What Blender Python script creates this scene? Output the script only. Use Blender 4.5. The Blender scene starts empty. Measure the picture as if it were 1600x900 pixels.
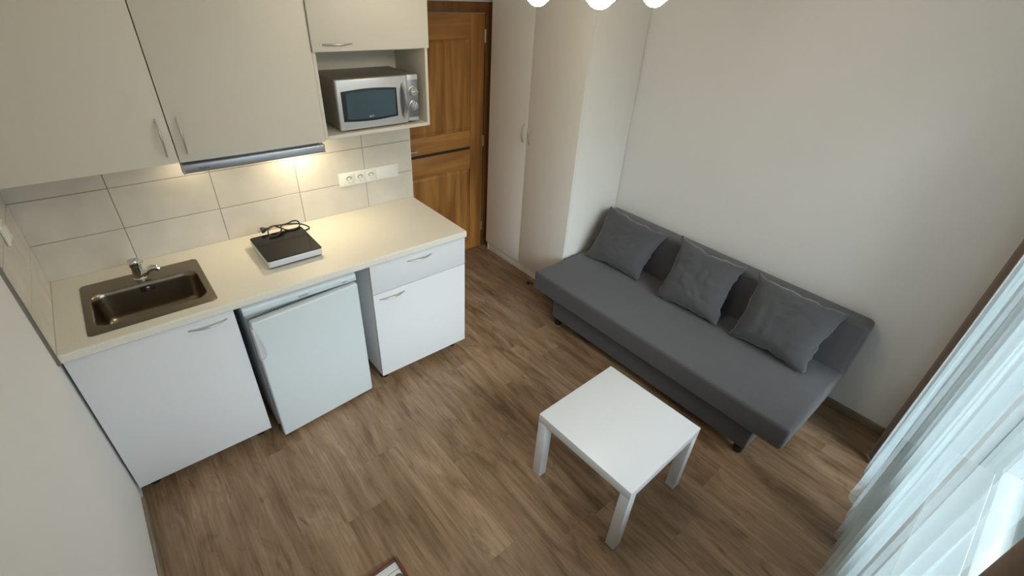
import bpy, bmesh, math, random
from mathutils import Vector, Matrix, noise as mnoise
R = math.radians
PI = math.pi
SC = bpy.context.scene
COL = SC.collection

# ------------------------------------------------------------------ camera, world, lights, exposure
# Room axes used below: x to the right along the kitchen wall, y out from the kitchen wall into the
# room (Blender -Y), z up.  V() turns them into Blender coordinates.
def V(x, y, z):
    return Vector((x, -y, z))

cam_data = bpy.data.cameras.new('camera')
cam_data.sensor_width = 36.0
cam_data.lens = 36.0 * 739.826 / 1600.0
cam_data.clip_start = 0.02
cam = bpy.data.objects.new('camera', cam_data)
COL.objects.link(cam)
yaw, pitch, roll = 0.8342, -0.5796, 0.0665
fw = Vector((math.cos(yaw) * math.cos(pitch), math.sin(yaw) * math.cos(pitch), math.sin(pitch)))
rt = Vector((math.sin(yaw), -math.cos(yaw), 0))
up = rt.cross(fw)
rt2 = rt * math.cos(roll) + up * math.sin(roll)
up2 = up * math.cos(roll) - rt * math.sin(roll)
m = Matrix((rt2, up2, -fw)).transposed().to_4x4()
m.translation = V(0.397, 2.7127, 2.2065)
cam.matrix_world = m
SC.camera = cam

world = bpy.data.worlds.new('sky')
SC.world = world
world.use_nodes = True
WN, WL = world.node_tree.nodes, world.node_tree.links
bg = WN['Background']
# overcast sky, brighter towards the zenith; street and ground below the horizon
SKY_HIGH, SKY_LOW, GROUND = 24.0, 1.6, 0.46
wtc = WN.new('ShaderNodeTexCoord'); wsp = WN.new('ShaderNodeSeparateXYZ'); WL.new(wtc.outputs['Generated'], wsp.inputs[0])
wmr = WN.new('ShaderNodeMapRange'); wmr.inputs['From Min'].default_value = -1.0; wmr.inputs['From Max'].default_value = 1.0
WL.new(wsp.outputs['Z'], wmr.inputs['Value'])
wcr = WN.new('ShaderNodeValToRGB'); we = wcr.color_ramp.elements
def sky_stop(e, pos, k, col): e.position = pos; e.color = (col[0] * k / SKY_HIGH, col[1] * k / SKY_HIGH, col[2] * k / SKY_HIGH, 1)
sky_stop(we[0], 0.0, GROUND * 0.8, (0.80, 0.93, 0.98)); sky_stop(we[1], 0.80, SKY_HIGH, (0.90, 0.955, 1.0))
sky_stop(we.new(0.47), 0.47, GROUND, (0.80, 0.93, 0.98)); sky_stop(we.new(0.52), 0.52, SKY_LOW, (0.82, 0.94, 1.0))
sky_stop(we.new(0.62), 0.62, SKY_HIGH * 0.35, (0.89, 0.955, 1.0))
WL.new(wmr.outputs['Result'], wcr.inputs[0]); WL.new(wcr.outputs[0], bg.inputs['Color'])
bg.inputs['Strength'].default_value = SKY_HIGH

SC.view_settings.view_transform = 'Standard'
SC.view_settings.look = 'None'
SC.view_settings.gamma = 1.0
SC.view_settings.use_curve_mapping = False
SC.view_settings.exposure = 0.0
SC.cycles.max_bounces = 10
SC.cycles.diffuse_bounces = 6
SC.cycles.transparent_max_bounces = 12
SC.cycles.use_denoising = True
SC.cycles.sample_clamp_indirect = 6.0

WX0, WX1, WZ0, WZ1 = 0.50, 2.55, 0.76, 2.30      # window opening
BX1, BZ0 = 3.38, 0.05                             # balcony door opening, right of the window
def area(name, loc, rot, sx, sy, power, color, portal=False):
    l = bpy.data.lights.new(name, 'AREA')
    l.shape = 'RECTANGLE'; l.size = sx; l.size_y = sy
    l.energy = power; l.color = color
    if portal: l.cycles.is_portal = True
    o = bpy.data.objects.new(name, l); COL.objects.link(o)
    o.location = loc; o.rotation_euler = rot
    return o
# daylight enters only through this opening: sampling portal on it
area('window_portal', V((WX0 + WX1) / 2, 3.22, (WZ0 + WZ1) / 2), (R(90), 0, 0), WX1 - WX0, WZ1 - WZ0, 1.0, (1, 1, 1), True)
area('balcony_portal', V((WX1 + BX1) / 2, 3.22, (BZ0 + WZ1) / 2), (R(90), 0, 0), BX1 - WX1, WZ1 - BZ0, 1.0, (1, 1, 1), True)

LAMP_STRENGTH = 36.0
HOOD_POWER = 2.3

# ------------------------------------------------------------------ materials
def new_mat(name):
    mt = bpy.data.materials.new(name); mt.use_nodes = True
    return mt, mt.node_tree.nodes, mt.node_tree.links, mt.node_tree.nodes['Principled BSDF']

def pmat(name, col, rough=0.5, metal=0.0, var=0.0, vscale=8.0, bump=0.0, bscale=200.0, spec=0.5, coat=0.0):
    mt, N, L, b = new_mat(name)
    b.inputs['Base Color'].default_value = (*col, 1)
    b.inputs['Roughness'].default_value = rough
    b.inputs['Metallic'].default_value = metal
    b.inputs['Specular IOR Level'].default_value = spec
    b.inputs['Coat Weight'].default_value = coat
    tc = N.new('ShaderNodeTexCoord')
    if var > 0:
        n = N.new('ShaderNodeTexNoise'); n.inputs['Scale'].default_value = vscale; n.inputs['Detail'].default_value = 4
        L.new(tc.outputs['Object'], n.inputs['Vector'])
        mx = N.new('ShaderNodeMix'); mx.data_type = 'RGBA'
        mx.inputs['A'].default_value = (*[c * (1 - var) for c in col], 1)
        mx.inputs['B'].default_value = (*[min(1, c * (1 + var)) for c in col], 1)
        L.new(n.outputs['Fac'], mx.inputs['Factor']); L.new(mx.outputs['Result'], b.inputs['Base Color'])
    if bump > 0:
        n2 = N.new('ShaderNodeTexNoise'); n2.inputs['Scale'].default_value = bscale; n2.inputs['Detail'].default_value = 3
        L.new(tc.outputs['Object'], n2.inputs['Vector'])
        bp = N.new('ShaderNodeBump'); bp.inputs['Strength'].default_value = bump; bp.inputs['Distance'].default_value = 0.002
        L.new(n2.outputs['Fac'], bp.inputs['Height']); L.new(bp.outputs['Normal'], b.inputs['Normal'])
    return mt

def math_node(N, L, op, a, b=None):
    n = N.new('ShaderNodeMath'); n.operation = op
    for i, s in enumerate((a, b)):
        if s is None: continue
        if isinstance(s, (int, float)): n.inputs[i].default_value = s
        else: L.new(s, n.inputs[i])
    return n.outputs[0]

def floor_material():
    mt, N, L, b = new_mat('oak_laminate')
    tc = N.new('ShaderNodeTexCoord'); sp = N.new('ShaderNodeSeparateXYZ')
    L.new(tc.outputs['Object'], sp.inputs[0])
    PW, PL = 0.192, 1.28
    u = math_node(N, L, 'DIVIDE', math_node(N, L, 'ADD', sp.outputs['X'], 0.05), PW)
    row = math_node(N, L, 'FLOOR', u)
    wn = N.new('ShaderNodeTexWhiteNoise'); wn.noise_dimensions = '1D'; L.new(row, wn.inputs['W'])
    v = math_node(N, L, 'ADD', math_node(N, L, 'DIVIDE', sp.outputs['Y'], PL), math_node(N, L, 'MULTIPLY', wn.outputs['Value'], 7.0))
    idx = math_node(N, L, 'FLOOR', v)
    cb = N.new('ShaderNodeCombineXYZ'); L.new(row, cb.inputs[0]); L.new(idx, cb.inputs[1])
    wn2 = N.new('ShaderNodeTexWhiteNoise'); wn2.noise_dimensions = '2D'; L.new(cb.outputs[0], wn2.inputs['Vector'])
    # grain coordinates, shifted per plank
    gx = math_node(N, L, 'ADD', math_node(N, L, 'MULTIPLY', sp.outputs['X'], 10.0), math_node(N, L, 'MULTIPLY', wn2.outputs['Value'], 50.0))
    gy = math_node(N, L, 'MULTIPLY', sp.outputs['Y'], 1.9)
    cg = N.new('ShaderNodeCombineXYZ'); L.new(gx, cg.inputs[0]); L.new(gy, cg.inputs[1]); L.new(math_node(N, L, 'MULTIPLY', wn2.outputs['Value'], 20.0), cg.inputs[2])
    n1 = N.new('ShaderNodeTexNoise'); n1.inputs['Scale'].default_value = 1.0; n1.inputs['Detail'].default_value = 6; n1.inputs['Roughness'].default_value = 0.62; n1.inputs['Distortion'].default_value = 0.9
    L.new(cg.outputs[0], n1.inputs['Vector'])
    vm = N.new('ShaderNodeVectorMath'); vm.operation = 'MULTIPLY'; L.new(cg.outputs[0], vm.inputs[0]); vm.inputs[1].default_value = (9, 1.5, 1)
    n2 = N.new('ShaderNodeTexNoise'); n2.inputs['Scale'].default_value = 1.0; n2.inputs['Detail'].default_value = 3
    L.new(vm.outputs[0], n2.inputs['Vector'])
    f = math_node(N, L, 'ADD', math_node(N, L, 'MULTIPLY', n1.outputs['Fac'], 0.72), math_node(N, L, 'MULTIPLY', n2.outputs['Fac'], 0.28))
    f = math_node(N, L, 'ADD', f, math_node(N, L, 'MULTIPLY', math_node(N, L, 'SUBTRACT', wn2.outputs['Value'], 0.5), 0.09))
    cr = N.new('ShaderNodeValToRGB')
    e = cr.color_ramp.elements
    e[0].position = 0.32; e[0].color = (0.098, 0.054, 0.027, 1)
    e[1].position = 0.72; e[1].color = (0.43, 0.297, 0.185, 1)
    m1 = cr.color_ramp.elements.new(0.46); m1.color = (0.205, 0.124, 0.067, 1)
    m2 = cr.color_ramp.elements.new(0.58); m2.color = (0.295, 0.191, 0.114, 1)
    L.new(f, cr.inputs[0])
    vk = N.new('ShaderNodeVectorMath'); vk.operation = 'MULTIPLY'; L.new(cg.outputs[0], vk.inputs[0]); vk.inputs[1].default_value = (1.9, 3.0, 1)
    n3 = N.new('ShaderNodeTexNoise'); n3.inputs['Scale'].default_value = 1.0; n3.inputs['Detail'].default_value = 4; n3.inputs['Distortion'].default_value = 1.2
    L.new(vk.outputs[0], n3.inputs['Vector'])
    kr = N.new('ShaderNodeMapRange'); kr.inputs['From Min'].default_value = 0.60; kr.inputs['From Max'].default_value = 0.74
    L.new(n3.outputs['Fac'], kr.inputs['Value'])
    kx = N.new('ShaderNodeMix'); kx.data_type = 'RGBA'
    L.new(math_node(N, L, 'MULTIPLY', kr.outputs['Result'], 0.65), kx.inputs['Factor']); L.new(cr.outputs[0], kx.inputs['A']); kx.inputs['B'].default_value = (0.10, 0.058, 0.030, 1)
    # seams
    def seam(val, w):
        fr = math_node(N, L, 'FRACT', val)
        d = math_node(N, L, 'MINIMUM', fr, math_node(N, L, 'SUBTRACT', 1.0, fr))
        return math_node(N, L, 'LESS_THAN', d, w)
    s = math_node(N, L, 'MAXIMUM', seam(u, 0.006), seam(v, 0.0010))
    mx = N.new('ShaderNodeMix'); mx.data_type = 'RGBA'
    L.new(math_node(N, L, 'MULTIPLY', s, 0.30), mx.inputs['Factor']); L.new(kx.outputs['Result'], mx.inputs['A']); mx.inputs['B'].default_value = (0.07, 0.045, 0.028, 1)
    L.new(mx.outputs['Result'], b.inputs['Base Color'])
    b.inputs['Roughness'].default_value = 0.38
    b.inputs['Specular IOR Level'].default_value = 0.5
    bp = N.new('ShaderNodeBump'); bp.inputs['Strength'].default_value = 0.12; bp.inputs['Distance'].default_value = 0.002
    L.new(n2.outputs['Fac'], bp.inputs['Height']); L.new(bp.outputs['Normal'], b.inputs['Normal'])
    return mt

def wood_material(name, axis, dark, light, rough=0.42, sc=1.0):
    mt, N, L, b = new_mat(name)
    tc = N.new('ShaderNodeTexCoord'); mp = N.new('ShaderNodeMapping')
    s = {'x': (1.3, 14, 14), 'z': (14, 14, 1.1)}[axis]
    mp.inputs['Scale'].default_value = [k * sc for k in s]
    L.new(tc.outputs['Object'], mp.inputs['Vector'])
    n1 = N.new('ShaderNodeTexNoise'); n1.inputs['Scale'].default_value = 1; n1.inputs['Detail'].default_value = 6; n1.inputs['Distortion'].default_value = 0.7
    L.new(mp.outputs[0], n1.inputs['Vector'])
    cr = N.new('ShaderNodeValToRGB'); e = cr.color_ramp.elements
    e[0].position = 0.3; e[0].color = (*dark, 1); e[1].position = 0.72; e[1].color = (*light, 1)
    L.new(n1.outputs['Fac'], cr.inputs[0]); L.new(cr.outputs[0], b.inputs['Base Color'])
    b.inputs['Roughness'].default_value = rough
    return mt

def counter_material():
    mt, N, L, b = new_mat('speckled_cream_laminate')
    tc = N.new('ShaderNodeTexCoord')
    n1 = N.new('ShaderNodeTexNoise'); n1.inputs['Scale'].default_value = 260; n1.inputs['Detail'].default_value = 2
    L.new(tc.outputs['Object'], n1.inputs['Vector'])
    cr = N.new('ShaderNodeValToRGB'); e = cr.color_ramp.elements
    e[0].position = 0.33; e[0].color = (0.68, 0.64, 0.54, 1); e[1].position = 0.55; e[1].color = (0.76, 0.73, 0.645, 1)
    L.new(n1.outputs['Fac'], cr.inputs[0]); L.new(cr.outputs[0], b.inputs['Base Color'])
    b.inputs['Roughness'].default_value = 0.42
    return mt

def tile_material():
    mt, N, L, b = new_mat('glazed_tile')
    tc = N.new('ShaderNodeTexCoord')
    n1 = N.new('ShaderNodeTexNoise'); n1.inputs['Scale'].default_value = 7; n1.inputs['Detail'].default_value = 5
    L.new(tc.outputs['Object'], n1.inputs['Vector'])
    cr = N.new('ShaderNodeValToRGB'); e = cr.color_ramp.elements
    e[0].position = 0.3; e[0].color = (0.60, 0.56, 0.49, 1); e[1].position = 0.7; e[1].color = (0.68, 0.64, 0.57, 1)
    L.new(n1.outputs['Fac'], cr.inputs[0]); L.new(cr.outputs[0], b.inputs['Base Color'])
    b.inputs['Roughness'].default_value = 0.22
    return mt

def fabric_material(name, col, var=0.25, scale=330):
    mt, N, L, b = new_mat(name)
    tc = N.new('ShaderNodeTexCoord')
    n1 = N.new('ShaderNodeTexNoise'); n1.inputs['Scale'].default_value = scale; n1.inputs['Detail'].default_value = 2
    n2 = N.new('ShaderNodeTexNoise'); n2.inputs['Scale'].default_value = 9; n2.inputs['Detail'].default_value = 3
    for n in (n1, n2): L.new(tc.outputs['Object'], n.inputs['Vector'])
    f = math_node(N, L, 'ADD', math_node(N, L, 'MULTIPLY', n1.outputs['Fac'], 0.75), math_node(N, L, 'MULTIPLY', n2.outputs['Fac'], 0.25))
    mx = N.new('ShaderNodeMix'); mx.data_type = 'RGBA'
    mx.inputs['A'].default_value = (*[c * (1 - var) for c in col], 1); mx.inputs['B'].default_value = (*[c * (1 + var) for c in col], 1)
    L.new(f, mx.inputs['Factor']); L.new(mx.outputs['Result'], b.inputs['Base Color'])
    b.inputs['Roughness'].default_value = 0.95
    b.inputs['Specular IOR Level'].default_value = 0.15
    b.inputs['Sheen Weight'].default_value = 0.25
    b.inputs['Sheen Roughness'].default_value = 0.5
    bp = N.new('ShaderNodeBump'); bp.inputs['Strength'].default_value = 0.25; bp.inputs['Distance'].default_value = 0.002
    L.new(n1.outputs['Fac'], bp.inputs['Height']); L.new(bp.outputs['Normal'], b.inputs['Normal'])
    return mt

def sheer_material():
    mt = bpy.data.materials.new('white_voile'); mt.use_nodes = True
    N, L = mt.node_tree.nodes, mt.node_tree.links
    N.remove(N['Principled BSDF'])
    out = N['Material Output']
    tr = N.new('ShaderNodeBsdfTransparent'); tr.inputs['Color'].default_value = (0.96, 0.98, 1.0, 1)
    tl = N.new('ShaderNodeBsdfTranslucent'); tl.inputs['Color'].default_value = (0.66, 0.83, 0.88, 1)
    df = N.new('ShaderNodeBsdfDiffuse'); df.inputs['Color'].default_value = (0.76, 0.85, 0.88, 1)
    a = N.new('ShaderNodeMixShader'); a.inputs[0].default_value = 0.55
    L.new(tl.outputs[0], a.inputs[1]); L.new(df.outputs[0], a.inputs[2])
    c = N.new('ShaderNodeMixShader'); c.inputs[0].default_value = 0.25
    L.new(tr.outputs[0], c.inputs[1]); L.new(a.outputs[0], c.inputs[2]); L.new(c.outputs[0], out.inputs['Surface'])
    return mt

def pane_material():
    mt = bpy.data.materials.new('window_glass'); mt.use_nodes = True
    N, L = mt.node_tree.nodes, mt.node_tree.links
    N.remove(N['Principled BSDF'])
    out = N['Material Output']
    tr = N.new('ShaderNodeBsdfTransparent'); tr.inputs['Color'].default_value = (0.95, 0.98, 0.98, 1)
    gl = N.new('ShaderNodeBsdfGlossy'); gl.inputs['Roughness'].default_value = 0.02
    fr = N.new('ShaderNodeFresnel'); fr.inputs['IOR'].default_value = 1.45
    c = N.new('ShaderNodeMixShader'); L.new(fr.outputs[0], c.inputs[0])
    L.new(tr.outputs[0], c.inputs[1]); L.new(gl.outputs[0], c.inputs[2]); L.new(c.outputs[0], out.inputs['Surface'])
    return mt

def emit_material(name, col, strength):
    mt, N, L, b = new_mat(name)
    b.inputs['Base Color'].default_value = (0.9, 0.88, 0.82, 1)
    b.inputs['Emission Color'].default_value = (*col, 1)
    b.inputs['Emission Strength'].default_value = strength
    b.inputs['Roughness'].default_value = 0.3
    return mt

M = dict(
    wall=pmat('painted_plaster', (0.79, 0.78, 0.765), 0.9, var=0.02, vscale=3, bump=0.08, bscale=260),
    ceiling=pmat('ceiling_paint', (0.82, 0.81, 0.78), 0.95, bump=0.05),
    floor=floor_material(),
    tile=tile_material(),
    grout=pmat('grout', (0.33, 0.29, 0.23), 0.9),
    cream=pmat('cream_laminate', (0.76, 0.715, 0.62), 0.45, var=0.015, vscale=5, bump=0.04, bscale=420),
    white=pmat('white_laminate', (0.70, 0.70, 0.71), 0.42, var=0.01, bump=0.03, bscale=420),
    ward=pmat('ivory_laminate', (0.84, 0.81, 0.75), 0.45, var=0.012, bump=0.03, bscale=420),
    counter=counter_material(),
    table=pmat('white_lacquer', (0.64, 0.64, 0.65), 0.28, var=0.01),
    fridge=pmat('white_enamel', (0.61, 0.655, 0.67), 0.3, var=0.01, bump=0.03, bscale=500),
    grip=pmat('grip_plastic', (0.56, 0.555, 0.57), 0.35),
    fridge_dim=pmat('grey_plastic', (0.40, 0.40, 0.39), 0.5),
    handle=pmat('brushed_nickel', (0.62, 0.60, 0.57), 0.32, 1.0),
    steel=pmat('brushed_steel', (0.25, 0.21, 0.155), 0.24, 1.0, var=0.06, vscale=30, bump=0.05, bscale=500),
    hood=pmat('hood_steel', (0.55, 0.56, 0.60), 0.35, 1.0, var=0.04, vscale=12),
    chrome=pmat('chrome', (0.72, 0.72, 0.72), 0.08, 1.0),
    silver=pmat('silver_plastic', (0.66, 0.66, 0.67), 0.3, 0.4, var=0.03),
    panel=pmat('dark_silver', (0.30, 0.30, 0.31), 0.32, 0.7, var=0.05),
    case=pmat('taupe_metal_case', (0.25, 0.225, 0.19), 0.45, 0.35),
    glass_dark=pmat('dark_oven_glass', (0.035, 0.065, 0.085), 0.06, 0.0, spec=0.9),
    black=pmat('black_plastic', (0.012, 0.012, 0.013), 0.45),
    hobglass=pmat('black_ceramic_glass', (0.010, 0.009, 0.008), 0.09, spec=0.18),
    hobwhite=pmat('silver_white_plastic', (0.58, 0.60, 0.62), 0.35),
    socket=pmat('white_socket_plastic', (0.82, 0.81, 0.76), 0.35),
    sofa=fabric_material('charcoal_weave', (0.082, 0.079, 0.083)),
    cushion=fabric_material('cushion_weave', (0.080, 0.080, 0.085)),
    drape=fabric_material('brown_drape', (0.17, 0.118, 0.09), 0.2, 200),
    sheer=sheer_material(),
    pane=pane_material(),
    wframe=pmat('white_window_frame', (0.85, 0.86, 0.86), 0.35),
    skirting=wood_material('skirting_wood', 'x', (0.20, 0.155, 0.105), (0.28, 0.225, 0.16), 0.5),
    door_v=wood_material('walnut_upright', 'z', (0.21, 0.085, 0.016), (0.50, 0.225, 0.052)),
    door_h=wood_material('walnut_rail', 'x', (0.24, 0.098, 0.020), (0.52, 0.24, 0.058)),
    door_dark=wood_material('walnut_frame', 'z', (0.12, 0.045, 0.012), (0.24, 0.098, 0.026)),
    door_gap=pmat('dark_groove', (0.03, 0.014, 0.007), 0.6),
    mahogany=wood_material('mahogany', 'x', (0.075, 0.012, 0.006), (0.17, 0.035, 0.018), 0.3),
    paper=pmat('paper', (0.74, 0.76, 0.74), 0.6),
    ink=pmat('ink_grey', (0.10, 0.11, 0.11), 0.7),
    text=pmat('lettering_dark', (0.04, 0.05, 0.06), 0.5),
    text_light=pmat('lettering_pale', (0.55, 0.60, 0.62), 0.5),
    trim=pmat('aluminium_edge', (0.30, 0.29, 0.27), 0.4, 0.8),
    lamp=emit_material('lit_frosted_glass', (1.0, 0.88, 0.69), LAMP_STRENGTH),
    led=emit_material('lit_hood_lens', (1.0, 0.84, 0.55), 6.0),
    dark_wood=pmat('shadow_gap', (0.03, 0.025, 0.02), 0.8),
)

# ------------------------------------------------------------------ mesh helpers
ORG = {}

def tag(o, label, cat=None, group=None, kind=None):
    if label: o['label'] = label
    if cat: o['category'] = cat
    if group: o['group'] = group
    if kind: o['kind'] = kind
    return o

def thing(name, label, cat, loc=(0, 0, 0), group=None):
    o = bpy.data.objects.new(name, None); COL.objects.link(o)
    o.empty_display_size = 0.05
    o.location = V(*loc); ORG[o] = V(*loc)
    return tag(o, label, cat, group)

def obj(name, bm, mats, parent=None, origin=None, smooth=35, label=None):
    """Link a bmesh given in room coordinates as one mesh object; children keep their thing's origin."""
    if parent is not None: org = ORG[parent]
    elif origin is not None: org = V(*origin)
    else: org = Vector((0, 0, 0))
    bmesh.ops.translate(bm, verts=bm.verts, vec=-org)
    bmesh.ops.recalc_face_normals(bm, faces=bm.faces)
    me = bpy.data.meshes.new(name); bm.to_mesh(me); bm.free()
    for mt in (mats if isinstance(mats, (list, tuple)) else [mats]): me.materials.append(mt)
    for p in me.polygons: p.use_smooth = smooth > 0
    if smooth > 0: me.set_sharp_from_angle(angle=R(smooth))
    o = bpy.data.objects.new(name, me); COL.objects.link(o)
    ORG[o] = org
    if parent is not None: o.parent = parent
    else: o.location = org
    if label: o['label'] = label
    return o

def struct(name, bm, mats, smooth=35):
    o = obj(name, bm, mats, None, None, smooth); o['kind'] = 'structure'
    return o

def nb(): return bmesh.new()

def merge(bm, t, mi=0):
    for f in t.faces: f.material_index = mi
    me = bpy.data.meshes.new('tmp'); t.to_mesh(me); t.free()
    bm.from_mesh(me); bpy.data.meshes.remove(me)

def hexa(bm, pts, bev=0.0, seg=2, mi=0):
    """box from 8 room points: bottom four then top four, in order round"""
    t = nb()
    vs = [t.verts.new(V(*p)) for p in pts]
    for f in ((0, 1, 2, 3), (7, 6, 5, 4), (0, 4, 5, 1), (1, 5, 6, 2), (2, 6, 7, 3), (3, 7, 4, 0)):
        t.faces.new([vs[i] for i in f])
    bmesh.ops.recalc_face_normals(t, faces=t.faces)
    if bev > 0:
        bmesh.ops.bevel(t, geom=t.edges[:], offset=bev, segments=seg, profile=0.5, affect='EDGES', clamp_overlap=True)
    merge(bm, t, mi)
    return bm

def box(bm, x0, x1, y0, y1, z0, z1, bev=0.0, seg=2, mi=0):
    return hexa(bm, [(x0, y0, z0), (x1, y0, z0), (x1, y1, z0), (x0, y1, z0), (x0, y0, z1), (x1, y0, z1), (x1, y1, z1), (x0, y1, z1)], bev, seg, mi)

def tube(bm, pts, r, n=10, mi=0, flat=1.0):
    """sweep a circle along room points; r a number or a list"""
    P = [V(*p) for p in pts]
    rs = r if isinstance(r, (list, tuple)) else [r] * len(P)
    t = nb(); rings = []
    T0 = (P[1] - P[0]).normalized()
    ref = Vector((0, 0, 1)) if abs(T0.z) < 0.9 else Vector((1, 0, 0))
    nrm = T0.cross(ref).normalized()
    for i, p in enumerate(P):
        T = (P[min(i + 1, len(P) - 1)] - P[max(i - 1, 0)]).normalized()
        nrm = (nrm - T * nrm.dot(T)).normalized()
        bn = T.cross(nrm)
        rings.append([t.verts.new(p + (nrm * math.cos(a) + bn * math.sin(a) * flat) * rs[i]) for a in [2 * PI * k / n for k in range(n)]])
    for a, b in zip(rings, rings[1:]):
        for k in range(n): t.faces.new([a[k], a[(k + 1) % n], b[(k + 1) % n], b[k]])
    t.faces.new(rings[0]); t.faces.new(rings[-1])
    merge(bm, t, mi)
    return bm

def smooth_path(pts, k=6):
    P = [Vector(p) for p in pts]; out = []
    for i in range(len(P) - 1):
        p0, p1, p2, p3 = P[max(i - 1, 0)], P[i], P[i + 1], P[min(i + 2, len(P) - 1)]
        for j in range(k):
            t = j / k
            out.append(0.5 * ((2 * p1) + (p2 - p0) * t + (2 * p0 - 5 * p1 + 4 * p2 - p3) * t * t + (3 * p1 - p0 - 3 * p2 + p3) * t ** 3))
    out.append(P[-1])
    return [tuple(p) for p in out]

def lathe(bm, prof, c, n=32, mi=0, axis='z', rib=0.0, ribs=12):
    """revolve (radius, height) round an axis through room point c ('z' up, 'y' towards the room)"""
    t = nb(); rings = []
    for r, h in prof:
        ring = []
        for k in range(n):
            a = 2 * PI * k / n
            rr = r * (1 + rib * math.cos(ribs * a)) if r > 0.015 else r
            if axis == 'z': p = V(c[0] + rr * math.cos(a), c[1] + rr * math.sin(a), c[2] + h)
            else: p = V(c[0] + rr * math.cos(a), c[1] + h, c[2] + rr * math.sin(a))
            ring.append(t.verts.new(p))
        rings.append(ring)
    for a, b in zip(rings, rings[1:]):
        for k in range(n): t.faces.new([a[k], a[(k + 1) % n], b[(k + 1) % n], b[k]])
    t.faces.new(rings[0]); t.faces.new(rings[-1])
    merge(bm, t, mi)
    return bm

def rrect(x0, x1, y0, y1, r, n=6):
    pts = []
    for cx, cy, a0 in ((x1 - r, y1 - r, 0), (x0 + r, y1 - r, 90), (x0 + r, y0 + r, 180), (x1 - r, y0 + r, 270)):
        for k in range(n + 1):
            a = R(a0 + 90 * k / n); pts.append((cx + r * math.cos(a), cy + r * math.sin(a)))
    return pts

def loops(bm, rings, cap0=False, cap1=False, mi=0, closed=True):
    t = nb()
    vr = [[t.verts.new(V(*p)) for p in ring] for ring in rings]
    n = len(vr[0])
    for a, b in zip(vr, vr[1:]):
        for k in range(n if closed else n - 1): t.faces.new([a[k], a[(k + 1) % n], b[(k + 1) % n], b[k]])
    if cap0: t.faces.new(vr[0])
    if cap1: t.faces.new(vr[-1])
    merge(bm, t, mi)
    return bm

def text_bm(s, size, x, y, z, extrude=0.0004, space=1.0):
    """lettering on a plane facing the room, starting at x, baseline z"""
    cu = bpy.data.curves.new('lettering', 'FONT'); cu.body = s; cu.size = size; cu.extrude = extrude; cu.space_character = space
    o = bpy.data.objects.new('lettering_source', cu); COL.objects.link(o)
    bpy.context.view_layer.update()
    me = bpy.data.meshes.new_from_object(o.evaluated_get(bpy.context.evaluated_depsgraph_get()))
    bpy.data.objects.remove(o); bpy.data.curves.remove(cu)
    bm = nb(); bm.from_mesh(me); bpy.data.meshes.remove(me)
    bmesh.ops.rotate(bm, verts=bm.verts, cent=(0, 0, 0), matrix=Matrix.Rotation(R(90), 3, 'X'))
    bmesh.ops.translate(bm, verts=bm.verts, vec=V(x, y, z))
    return bm

def bow(bm, p0, p1, out, depth=0.024, r=0.0042, n=16):
    """arched bow handle between two room points, bulging along out"""
    a, b, o = Vector(p0), Vector(p1), Vector(out)
    pts, rs = [], []
    for i in range(n + 1):
        t = i / n
        pts.append(tuple(a.lerp(b, t) + o * (depth * (math.sin(PI * t) ** 0.75) - 0.001)))
        rs.append(r * (0.68 + 0.38 * math.sin(PI * t)))
    tube(bm, pts, rs, 10)
    for p in (a, b): tube(bm, [tuple(p - o * 0.001), tuple(p + o * 0.005)], r * 0.9, 10)
    return bm

# ------------------------------------------------------------------ dimensions of the room
W = 3.463            # right wall
CZ = 2.60            # ceiling
YB = -0.56           # wall with the door
XT = 1.894           # end of the kitchen wall
YW = 2.95            # window wall

# ------------------------------------------------------------------ the setting
struct('floor', box(nb(), -0.1, W + 0.1, YB - 0.15, YW + 0.3, -0.06, 0.0), M['floor'], 0)
struct('ceiling', box(nb(), -0.1, W + 0.1, YB - 0.15, YW + 0.3, CZ, CZ + 0.08), M['ceiling'], 0)
struct('wall_left', box(nb(), -0.12, 0.0, YB - 0.15, YW + 0.3, 0, CZ), M['wall'], 0)
struct('wall_right', box(nb(), W, W + 0.12, YB - 0.15, YW + 0.3, 0, CZ), M['wall'], 0)
struct('wall_kitchen', box(nb(), 0.0, XT, YB, -0.012, 0, CZ), M['wall'], 0)
struct('wall_back', box(nb(), XT, W, YB - 0.12, YB, 0, CZ), M['wall'], 0)
bm = nb()
box(bm, 0, WX0, YW, YW + 0.26, 0, CZ); box(bm, BX1, W, YW, YW + 0.26, 0, CZ)
box(bm, WX0, WX1, YW, YW + 0.26, 0, WZ0 - 0.03); box(bm, WX0, BX1, YW, YW + 0.26, WZ1, CZ); box(bm, WX1, BX1, YW, YW + 0.26, 0, BZ0)
struct('wall_window', bm, M['wall'], 0)

# tiled splashbacks: real tiles on grout
def tiles(bm, a_edges, z_edges, place, gap=0.0036):
    for a0, a1 in zip(a_edges, a_edges[1:]):
        for z0, z1 in zip(z_edges, z_edges[1:]):
            place(bm, a0 + gap / 2, a1 - gap / 2, z0 + gap / 2, z1 - gap / 2)
zr = [0.909 - 0.2, 0.909, 1.107, 1.305, 1.503]
bm = nb()
box(bm, 0.0, XT - 0.001, -0.012, -0.0022, 0.70, 1.50, mi=1)
tiles(bm, [0.003, 0.345, 0.756, 1.168, 1.572, XT - 0.002], zr, lambda b, a0, a1, z0, z1: box(b, a0, a1, -0.010, 0.0, z0, z1, 0.0008, 1, 0))
struct('wall_splashback', bm, [M['tile'], M['grout']])
bm = nb()
box(bm, 0.0, 0.0075, 0.001, 0.636, 0.888, 1.50, mi=1)
tiles(bm, [0.001, 0.232, 0.636], [0.888] + zr[2:], lambda b, a0, a1, z0, z1: box(b, 0.001, 0.0095, a0, a1, z0, z1, 0.0008, 1, 0))
struct('wall_splashback_left', bm, [M['tile'], M['grout']])
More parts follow.
